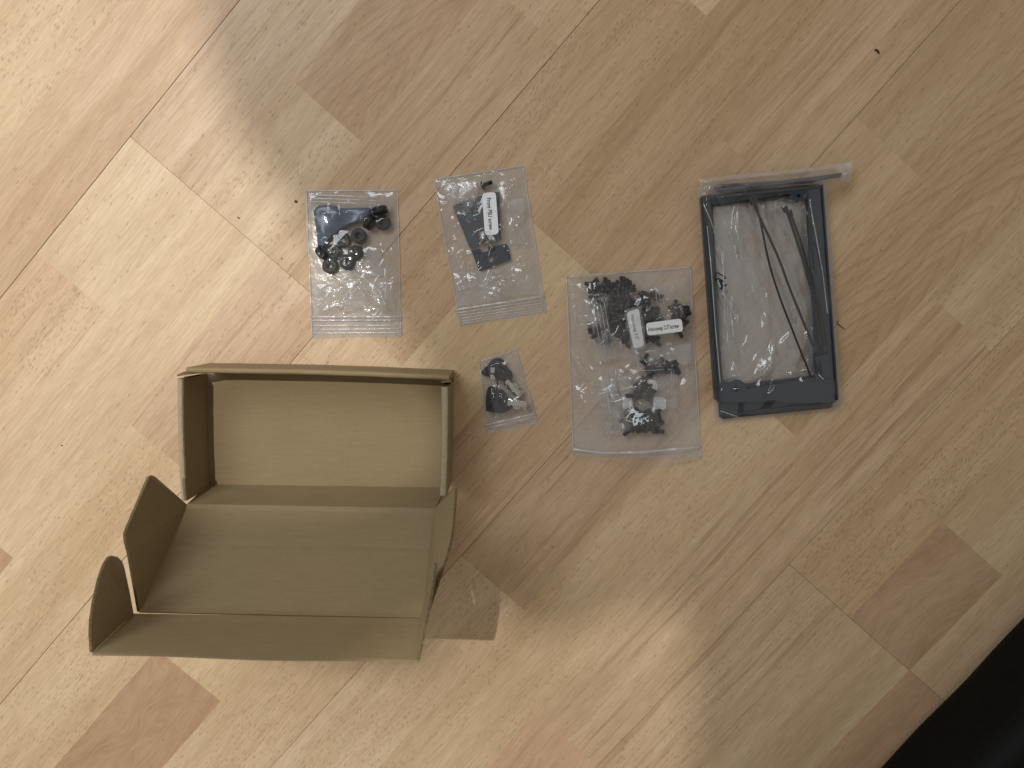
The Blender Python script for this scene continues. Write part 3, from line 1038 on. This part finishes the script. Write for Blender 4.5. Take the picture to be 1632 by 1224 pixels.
K = Bag('zip_bag', [(763, 575), (822, 556), (858, 676), (776, 692)], 'smallest clear zip bag, holding two tubular keys with black bows', 'plastic bag', 31, 0.2)
K.sheet('back_film', M['film_back'], 10, 14, 0.15, 0, use=False)
K.blobs += [(793, 590, 30, 9.6), (795, 638, 30, 9.6), (822, 620, 20, 9), (828, 643, 20, 9)]
K.crumple(34, 1.9, 6, 18, (.05, .05, .95, .86))
K.sheet('front_film', M['film'], 70, 100, 0.4, 1.2)
K.edges('LRT', 1.0)
K.seal([(771, 678), (853, 659)], 2.6)
K.seal([(772, 683), (855, 664)], 1.6, .2)

# bag of screws
HEAPS = [
    (938, 1014, 450, 467, 30, 5.0, 'black screw in the packed row at the top left of the screw bag', 4),
    (938, 972, 500, 548, 16, 5, 'black screw among those at the left edge of the screw bag beside bright creases', 55),
    (940, 1006, 470, 505, 22, 6, 'black screw just below the packed row at the top left of the screw bag', 15),
    (972, 1008, 468, 552, 34, 6, 'black screw in the heap left of the narrow vertical label', 70),
    (1010, 1052, 466, 545, 40, 6, 'black screw in the heap between the vertical label and the hot-swap label', 20),
    (1066, 1092, 486, 530, 22, 6, 'black screw in the heap at the right edge behind the hot-swap label', 30),
    (1018, 1082, 572, 594, 22, 5, 'black screw in the row below the hot-swap label', 10),
    (1006, 1046, 600, 640, 16, 5, 'black screw in the loose heap at the middle of the lower inner bags', 60),
    (996, 1054, 652, 690, 32, 6, 'black screw in the lowest heap, above the bag seal', 30),
]
for (x0, x1, y0, y1, n, zz, lb, az) in HEAPS:
    for i in range(n):
        x = min(max(rng.gauss((x0 + x1) / 2, (x1 - x0) * .27), x0 + 5), x1 - 5)
        y = min(max(rng.gauss((y0 + y1) / 2, (y1 - y0) * .27), y0 + 4), y1 - 4)
        place_screw(SCREW_B, x, y, 2.9 + (i / n) * min(zz, 6), rng.gauss(az, 45) + (180 if rng.random() < .5 else 0), rng.uniform(-12, 12), lb, 'black screws in the large screw bag')

C = Bag('zip_bag', [(902, 440), (1101, 425), (1118, 733), (913, 726)], 'largest clear zip bag, full of small inner bags of black screws with white labels', 'plastic bag', 41, 0.2)
C.sheet('back_film', M['film_back'], 14, 20, 0.15, 0, use=False)
for (x0, x1, y0, y1, n, zz, lb, az) in HEAPS:
    C.blobs.append(((x0 + x1) / 2, (y0 + y1) / 2, max(x1 - x0, y1 - y0) * .62, 12.5))
C.bars += [(1008, 500, 1018, 550, 14, 16.5), (1036, 524, 1082, 518, 16, 16.5)]
C.crumple(40, 3.0, 11, 34, (.04, .04, .96, .93))
C.crumple(16, 4.2, 24, 44, (.08, .05, .92, .92))
C.crumple(50, 2.2, 6, 24, (.05, .05, .95, .93))
C.crumple(18, 2.2, 8, 42, (.03, .1, .25, .6), 75)
C.fold(908, 450, 922, 545, 6, 3.4)
C.fold(918, 552, 934, 530, 6, 3.0)
C.fold(905, 455, 918, 550, 4, 2.0)
C.fold(932, 531, 945, 520, 6, 3.0)
C.fold(930, 640, 945, 645, 8, 2.6)
C.sheet('front_film', M['film_clear'], 120, 180, 0.6, 2.5, edge=1.0, bow=16)
C.edges('LRT', 1.7)
C.seal([(913, 716), (960, 722), (1020, 721), (1118, 712)], 3.6)
INN = [
    ([(926, 462), (1012, 448), (1022, 566), (950, 580)], 'inner clear bag of black screws at the upper left of the large screw bag', 51, [(955, 96), (960, 96), (966, 96)]),
    ([(1000, 462), (1096, 446), (1104, 588), (1016, 598)], 'inner clear bag with the hot-swap label at the upper right of the large screw bag', 52, []),
    ([(962, 588), (1078, 578), (1080, 648), (972, 660)], 'middle inner clear bag with its ribbed seal at the left, above the lowest one', 53, [(974, 60), (981, 60), (988, 60), (1073, 60)]),
    ([(952, 612), (1072, 606), (1068, 690), (964, 694)], 'lowest inner clear bag inside the large screw bag', 54, [(962, 76), (968, 76), (975, 76)]),
]
inner = []
for (q, lb, sd, ribs) in INN:
    b = Bag('inner_bag', q, lb, 'plastic bag', sd, 3.0, 'inner bags in the large screw bag')
    for (x0, x1, y0, y1, n, zz, l2, az) in HEAPS: b.blobs.append(((x0 + x1) / 2, (y0 + y1) / 2, max(x1 - x0, y1 - y0) * .5, 6.0))
    b.crumple(34, 2.4, 6, 26, (.04, .04, .96, .96))
    for (rx, ln) in ribs: b.fold(rx, q[0][1] + 2, rx + ln * .1, q[3][1] - 3, 2.3, 1.3)
    b.sheet('front_film', M['film_inner'], 90, 90, 3.2 + 0.5 * (sd - 51), 1.0)
    inner.append(b)
for (b, lines) in ((inner[0], [(944 + 6 * k, 482 - k, 962 + 6 * k, 578 - k) for k in range(4)]),
                   (inner[2], [(972 + 4.5 * k, 588, 974 + 4.5 * k, 650) for k in range(4)] + [(1070 + 4 * k, 590, 1071 + 4 * k, 645) for k in range(3)] + [(1020, 581 + 5 * k, 1076, 578 + 5 * k) for k in range(3)]),
                   (inner[3], [(953 + 4 * k, 612, 963 + 4 * k, 686) for k in range(4)]),
                   (inner[1], [(1044 + 5 * k, 456, 1048 + 5 * k, 486) for k in range(3)])):
    for (x0, y0, x1, y1) in lines: b.seal([(x0, y0), (x1, y1)], 1.2, .4, M['film_white'], 'seal_rib')


def flap_in(parent, q, sd, z, n=18, amp=2.4, ang=None, mt='film_patch'):
    """Hazy sheet added inside a bag to put in whitish highlights."""
    b = Bag('fold', q, None, None, sd, z)
    b.crumple(n, amp, 7, 26, (.04, .04, .96, .96), ang)
    b.crumple(5, amp * 1.5, 16, 30, (.1, .1, .9, .9))
    o = b.sheet('haze_flap', M[mt], 60, 60, z, 1.5)  # milky sheet added for whitish haze and highlights
    o.parent = parent
    o.matrix_parent_inverse = parent.matrix_world.inverted()
    bpy.data.objects.remove(b.root)


flap_in(inner[3].root, [(956, 606), (1004, 598), (1010, 690), (966, 693)], 81, 6.0, 22, 2.8, 84)
flap_in(inner[0].root, [(930, 478), (972, 470), (984, 572), (950, 578)], 82, 6.5, 18, 2.4, 80)
flap_in(inner[1].root, [(1010, 556), (1100, 546), (1102, 580), (1016, 590)], 83, 5.5, 14, 1.6, -5)
flap_in(inner[2].root, [(1040, 600), (1078, 596), (1078, 650), (1046, 654)], 84, 5.0, 10, 1.6)
flap_in(A.root, [(503, 452), (626, 448), (632, 499), (506, 500)], 85, 1.6, 26, 2.6)
flap_in(A.root, [(575, 395), (608, 390), (612, 440), (545, 446)], 86, 1.4, 8, 1.2)
flap_in(BI.root, [(706, 294), (762, 286), (768, 330), (720, 340)], 87, 5.5, 14, 2.2)
flap_in(BI.root, [(804, 320), (834, 316), (840, 388), (812, 390)], 88, 4.5, 12, 2.0, 82)
flap_in(B.root, [(722, 436), (850, 420), (858, 468), (728, 490)], 89, 1.4, 26, 2.4)
label_on(None, [(998, 498), (1018, 491), (1027, 551), (1010, 556)], 13.6, inner[0].root, 'Hot-swap 3.5"', 0.0026, True, 0.0023, (0.10, 0.30), 1.0)
flap_in(inner[0].root, [(995, 494), (1022, 487), (1031, 554), (1007, 561)], 90, 14.4, 6, .5)
label_on(None, [(1029, 515), (1086, 507.5), (1089, 528), (1032, 535)], 14.0, inner[1].root, 'Hot-swap 2.5"screw', 0.0024, False, 0.0030, (0.035, 0.31), 0.64)
label_on(None, [(1029, 604), (1046, 606), (1049, 622), (1030, 622)], 5.5, inner[2].root, None, 0.0020)
label_on(None, [(1042, 632), (1060, 634), (1062, 652), (1040, 656)], 4.5, inner[3].root, None, 0.0020)
label_on(None, [(993, 632), (1008, 628), (1008, 650), (992, 652)], 4.5, inner[3].root, None, 0.0020)


# ------------------------------------------------------------------ bag with the power-supply frames
def frame_ring(outer, inner_, z, thick, mat, lobes=(), holes=()):
    """Flat frame with rounded inner outline; pixel outlines."""
    bm = bmesh.new()
    loops = [[P(x, y, z) for x, y in outer], [P(x, y, z) for x, y in inner_]]
    for (x, y, r) in holes:
        loops.append([P(x + r * math.cos(a), y + r * math.sin(a), z) for a in [2 * math.pi * k / 14 for k in range(14)]])
    edges = []
    for L in loops:
        vs = [bm.verts.new(p) for p in L]
        edges += [bm.edges.new((vs[i], vs[(i + 1) % len(vs)])) for i in range(len(vs))]
    bmesh.ops.triangle_fill(bm, use_beauty=True, use_dissolve=False, edges=edges)
    fs = list(bm.faces)
    ex = bmesh.ops.extrude_face_region(bm, geom=fs)
    for v in [g for g in ex['geom'] if isinstance(g, bmesh.types.BMVert)]: v.co.z -= thick
    return bm


def rq(pts, r, n=4):
    v = [Vector((x, y, 0)) for x, y in pts]
    out = []
    for i in range(len(v)):
        p, a, b = v[i], v[i - 1], v[(i + 1) % len(v)]
        da, db = (a - p).normalized(), (b - p).normalized()
        for k in range(n + 1):
            t = k / n
            q = p + da * r * (1 - t) ** 2 + db * r * t ** 2
            out.append((q.x, q.y))
    return out


f1r = empty('metal_frame', P(1225, 480, 6), 'upper black metal frame with corner screw lobes, in the long clear bag', 'frame')
in1 = [(1134, 326), (1258, 309), (1262, 318), (1272, 322), (1284, 318), (1288, 306), (1291, 420), (1303, 601), (1191, 620), (1188, 612), (1181, 606), (1172, 605), (1164, 609), (1152, 610), (1149, 597), (1142, 499), (1138.5, 450)]
bm = frame_ring(rq([(1117, 312), (1308, 293), (1334, 642), (1141, 640)], 6), in1, 9.0, 0.0013, M['black_paint'], holes=((1173, 620, 4.6), (1273, 312, 3.4)))
bm_obj('plate', bm, M['black_paint'], f1r)


def flange(pts, z0, z1, parent, off=0.0012):
    """Upstanding lip along a pixel path."""
    bm = bmesh.new()
    for (a, b) in zip(pts, pts[1:]):
        hi0, hi1 = P(a[0], a[1], z1), P(b[0], b[1], z1)
        lo0, lo1 = drop(hi0, z0), drop(hi1, z0)
        panel_bm(bm, [lo0, lo1, hi1, hi0], off)
    return bm_obj('flange', bm, M['black_paint'], parent)


flange([(1119, 313), (1142, 638)], 2.0, 10.8, f1r)
flange([(1309, 294), (1334, 638)], 2.0, 10.6, f1r)
flange([(1146, 296), (1306, 287)], 3.0, 18.0, f1r)
f2r = empty('metal_frame', P(1235, 500, 3), 'lower black metal frame showing its wide bottom bar below the other frame', 'frame')
in2 = rq([(1136, 330), (1284, 312), (1301, 598), (1152, 616)], 6)
bm = frame_ring(rq([(1128, 316), (1304, 300), (1328, 650), (1147, 668)], 7), in2, 4.0, 0.0013, M['black_paint'], holes=((1155, 659, 2.2),))
bm_obj('plate', bm, M['black_paint'], f2r)
flange([(1148, 666), (1327, 649)], 0.6, 4.6, f2r)
bar = panel('crossbar', [P(x, y, 10.2) for x, y in ((1296, 552), (1316, 548), (1328, 600), (1300, 606), (1298, 585))], 0.001, M['black_paint'], f1r, Vector((0, 0, 1)))

TIES = [
    ([(1197, 316), (1212, 349), (1239, 407), (1258, 458), (1277, 505), (1296, 551)], 'cable tie crossing the frame opening, the wider one of the crossed pair', 0.00115),
    ([(1202, 314), (1213, 358), (1226, 420), (1243, 474), (1266, 534), (1293, 602)], 'cable tie crossing under the wider one, reaching lower in the frame', 0.0009),
    ([(1251, 329), (1268, 378), (1284, 430), (1300, 490), (1310, 560)], 'cable tie close to the right bar, left one of the parallel pair', 0.0012),
    ([(1258, 335), (1274, 380), (1290, 435), (1305, 492), (1316, 550)], 'cable tie close to the right bar, right one of the parallel pair', 0.0012),
]
for i, (pts, lb, w) in enumerate(TIES):
    z = 10.5 + i * .9
    root = empty('cable_tie', P(pts[0][0], pts[0][1], z), 'thin black ' + lb, 'cable tie', 'cable ties in the frame bag')
    tube('strap', smooth_path([P(x, y, z) for x, y in pts], 8), w * .82, M['plastic'], root, 8, 0.45)
    x, y = pts[0]
    hd = P(x, y, z)
    d = (P(*pts[1], z) - hd).normalized()
    s = Vector((-d.y, d.x, 0))
    panel('head', [hd - s * w * 1.5, hd + s * w * 1.5, hd + s * w * 1.3 + d * .0045, hd - s * w * 1.3 + d * .0045], 0.0022, M['plastic'], root, Vector((0, 0, 1)))
tie5 = empty('cable_tie', P(1340, 279, 14), 'thin black cable tie lying inside the rolled top end of the frame bag', 'cable tie', 'cable ties in the frame bag')
tube('strap', smooth_path([P(1146, 302, 15), P(1220, 294, 17), P(1290, 286, 17), P(1341, 278.5, 14)], 8), 0.0016, M['plastic'], tie5, 8, .5)
panel('head', [P(x, y, 18.3) for x, y in ((1284, 283), (1291, 282), (1292, 288), (1285, 289))], 0.0025, M['plastic'], tie5, Vector((0, 0, 1)))

DI = Bag('plastic_bag', [(1133, 322), (1290, 306), (1304, 604), (1149, 618)], 'loose folded sheet of milky film inside the opening of the black frames', 'plastic film', 66, 1.0)
DI.crumple(26, 1.8, 12, 60, (.05, .05, .6, .9), 80)
DI.crumple(20, 1.8, 12, 40, (.1, .6, .9, .95), 120)
DI.crumple(10, 1.2, 9, 50, (.5, .05, .95, .7), 75)
DI.fold(1226, 560, 1222, 400, 4, 1.2)
DI.fold(1195, 618, 1240, 560, 14, 2.4)
DI.fold(1240, 560, 1290, 612, 12, 2.2)
DI.sheet('front_film', M['film_fold'], 80, 150, 1.2, 2.0)
DJ = Bag('plastic_bag', [(1134, 326), (1180, 320), (1190, 515), (1146, 585)], 'inner', None, 67, 4.0)
DJ.crumple(16, 2.2, 7, 60, (.1, .05, .9, .95), 82)
dj = DJ.sheet('haze_flap', M['film_fold'], 40, 110, 4.5, 1.5)  # extra hazy sheet, added to whiten the left of the opening
dj.parent = DI.root
dj.matrix_parent_inverse = DI.root.matrix_world.inverted()
bpy.data.objects.remove(DJ.root)
DI.sheet('back_film', M['film_fold'], 30, 50, 0.6, 0.3)

D = Bag('plastic_bag', [(1112, 300), (1318, 282), (1343, 652), (1140, 675)], 'long clear plastic bag around black metal frames and cable ties, with its top end rolled', 'plastic bag', 61, 0.2)
D.sheet('back_film', M['film_back'], 14, 26, 0.15, 0, use=False)
# folds inside the opening lie lower than the bars
D.bars += [(1126, 312, 1148, 640, 13, 12.6), (1298, 298, 1322, 636, 16, 12.6), (1152, 632, 1325, 618, 24, 13.2), (1148, 308, 1302, 290, 16, 14.5),
           (1202, 318, 1296, 556, 12, 14.6), (1255, 332, 1312, 556, 14, 15.0)]
D.crumple(26, 2.6, 9, 60, (.08, .06, .45, .85), 80)
D.crumple(22, 2.4, 10, 46, (.15, .6, .85, .92), 110)
D.crumple(14, 1.6, 8, 60, (.5, .1, .9, .8), 70)
D.fold(1120, 322, 1160, 470, 7, 3.0)
D.fold(1150, 460, 1182, 512, 6, 3.2)
D.fold(1152, 400, 1154, 530, 4, 2.0)
D.fold(1164, 470, 1170, 560, 4, 2.2)
D.fold(1290, 320, 1330, 520, 6, 2.6)
D.fold(1160, 300, 1145, 330, 5, 2.0)
D.fold(1178, 440, 1180, 330, 12, 3.4)
D.fold(1195, 620, 1240, 570, 12, 2.6)
D.fold(1240, 570, 1285, 610, 10, 2.2)
D.fold(1260, 530, 1268, 480, 5, 2.0)
D.fold(1145, 655, 1200, 668, 6, 1.8)
D.sheet('front_film', M['film_frame'], 130, 220, 0.8, 6.5, edge=.8)
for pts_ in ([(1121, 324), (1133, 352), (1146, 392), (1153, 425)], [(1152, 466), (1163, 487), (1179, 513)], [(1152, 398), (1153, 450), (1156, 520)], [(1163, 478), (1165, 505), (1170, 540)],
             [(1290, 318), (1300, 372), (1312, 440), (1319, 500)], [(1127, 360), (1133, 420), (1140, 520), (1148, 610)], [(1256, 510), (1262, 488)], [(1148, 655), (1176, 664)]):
    D.seal(pts_, 1.5, .3, M['film_white'], 'crease_highlight', 10)  # thin white tubes paint the highlights along the film's folds
# printed recycling mark, lying on the front film
def stroke(pts, w, name):
    V = [P(x, y, D.z_at(x, y) + 0.7) for x, y in pts]
    tube(name, V, w, M['ink'], mark, 6, 0.15)
mark = empty('recycling_mark', P(1148, 450, 12))
mark.parent = D.root
mark.matrix_parent_inverse = D.root.matrix_world.inverted()
stroke([(1141.5, 448), (1140.5, 440), (1141, 435.5), (1144, 434.5), (1148, 437), (1152, 440)], 0.00050, 'arrow_stroke')
stroke([(1142, 446), (1145, 443.5), (1148.5, 446), (1152.5, 448.5), (1151, 449.5), (1146, 447)], 0.00055, 'arrow_stroke')
stroke([(1146.5, 447), (1148.5, 451), (1151, 455), (1151, 459), (1148.2, 461)], 0.00085, 'arrow_stroke')
stroke([(1155, 440.5), (1156.5, 443), (1154.5, 444)], 0.00055, 'arrow_stroke')
stroke([(1155, 456), (1158, 453.6)], 0.00060, 'arrow_stroke')
zt = D.z_at(1154, 470) + 0.9
text_mesh('lettering', '10', 0.0026, M['ink'], D.root, P(1155.5, 469.5, zt), P(1162, 467, zt) - P(1156, 471, zt), P(1156, 465, zt) - P(1158, 471, zt), 0.75)
text_mesh('lettering', 'L', 0.0026, M['ink'], D.root, P(1151.5, 475, zt), P(1162, 467, zt) - P(1156, 471, zt), P(1156, 465, zt) - P(1158, 471, zt), 0.75)
# the rolled-up opening of the bag
def adopt(b, o):
    o.parent = D.root
    o.matrix_parent_inverse = D.root.matrix_world.inverted()


for (q, sd, mt, z0, bars, nm) in (
        ([(1113, 285), (1352, 260), (1356, 292), (1121, 320)], 71, 'film_fold', 6, [(1128, 301, 1340, 277, 16, 17)], 'rolled_end'),
        ([(1114, 286), (1350, 260), (1351, 271), (1118, 296)], 73, 'film_white', 5, [(1128, 296, 1340, 273, 9, 13)], 'rolled_end'),
        ([(1112, 286), (1141, 282), (1144, 296), (1121, 318)], 74, 'film', 12, [], 'loose_corner'),
        ([(1330, 268), (1360, 256), (1357, 287), (1336, 293)], 72, 'film_white', 9, [(1340, 272, 1352, 280, 9, 6)], 'loose_corner')):
    er = Bag('fold', q, None, None, sd, 4.0)
    er.bars += bars
    er.crumple(14, 1.8, 5, 70 if nm == 'rolled_end' else 16, (.02, .1, .98, .9), -6 if nm == 'rolled_end' else None)
    adopt(er, er.sheet(nm, M[mt], 90, 30, z0, 2))
    bpy.data.objects.remove(er.root)

# ------------------------------------------------------------------ crumbs on the floor
def crumb(x, y, pts, r, label):
    bm = bmesh.new()
    V = [P(x + a, y + b, 0.5 + c) for a, b, c in pts]
    tube_bm(bm, V, [r * .7] + [r] * (len(V) - 2) + [r * .6], 7, .8)
    o = bm_obj('crumb', bm, M['crumb'], None, smooth=True)
    return tag(o, label, 'crumb')


crumb(1398, 82, [(-4, -3, 0), (-1, -2.5, .4), (1.5, 0, .3), (3, 3.5, 0)], 0.0007, 'dark curled crumb on the bare planks near the upper right')
crumb(471.5, 321, [(-1.5, -1, 0), (0, 0, .3), (1.8, .5, 0)], 0.0009, 'dark speck just left of the grommet bag')
crumb(380, 347, [(-1.5, -1, 0), (0, 0, .1), (1.5, .8, 0)], 0.0005, 'tiny brown speck beside the plank end joint')
crumb(98.5, 710, [(-1, -.5, 0), (0, 0, .1), (1, .5, 0)], 0.0005, 'tiny dark speck on the pale strip left of the box')
crumb(1340, 520, [(-4, -9, 0), (-5, -4, .1), (0, 0, .1), (7, 5, 0)], 0.00032, 'thin bent fibre right of the frame bag')
crumb(449, 412, [(-.8, -.8, 0), (0, 0, .1), (.9, .9, 0)], 0.0004, 'tiny dark speck left of the grommet bag near the joint')

# ------------------------------------------------------------------ black case at the lower right corner
bc = [P(1650, 948, 0), P(1372, 1238, 0)]
dd = (bc[0] - bc[1]).normalized()
nn = Vector((dd.y, -dd.x, 0))
if nn.x < 0: nn = -nn
bm = bmesh.new()
prof = [(0.010, 0.0), (0.004, .003), (0.001, .008), (0.0, .014), (0.001, .060), (0.006, .072), (0.016, .078), (0.040, .080), (0.046, .0785), (0.052, .080), (0.25, .082), (0.25, 0.0)]
A_ = bc[1] - dd * 0.12
B_ = bc[0] + dd * 0.12
rows = []
for i in range(31):
    p = lerp(A_, B_, i / 30)
    wv = 0.0006 * math.sin(i * .9)
    rows.append([bm.verts.new((p.x + nn.x * (d + wv), p.y + nn.y * (d + wv), z)) for d, z in prof])
for R0, R1 in zip(rows, rows[1:]):
    for k in range(len(prof) - 1): bm.faces.new((R0[k], R0[k + 1], R1[k + 1], R1[k]))
bm.faces.new(rows[0])
bm.faces.new(list(reversed(rows[-1])))
cs = bm_obj('case', bm, M['case'], None, smooth=True)
tag(cs, 'black rounded case edge filling the lower right corner', 'case')

# ------------------------------------------------------------------ unseen board added overhead, cut to cast the shadow of someone leaning over
ZB = 1.05
shade = [(318, -200), (322, 0), (350, 150), (400, 250), (450, 325), (520, 400), (590, 470), (650, 560), (700, 600), (712, 700), (690, 775), (560, 812), (400, 812), (335, 830), (330, 930), (420, 980), (560, 998), (640, 998), (690, 930), (735, 900), (790, 945), (850, 955), (905, 935), (980, 918), (1050, 918), (1085, 945), (1098, 1050), (1102, 1224), (1104, 1400), (2000, 1400), (2000, -200)]
shade = [(p.x, p.y) for p in smooth_path([Vector((x, y, 0)) for x, y in shade], 3)]
pts = []
for x, y in shade:
    f = P(x, y, 0)
    q = LAMP + (f - LAMP) * ((LAMP.z - ZB) / LAMP.z)
    pts.append(q)
sh = panel('shade_board', pts, 0.02, M['board'], None, Vector((0, 0, -1)))
tag(sh, 'added shelf board above the scene, out of the picture', 'occluder')
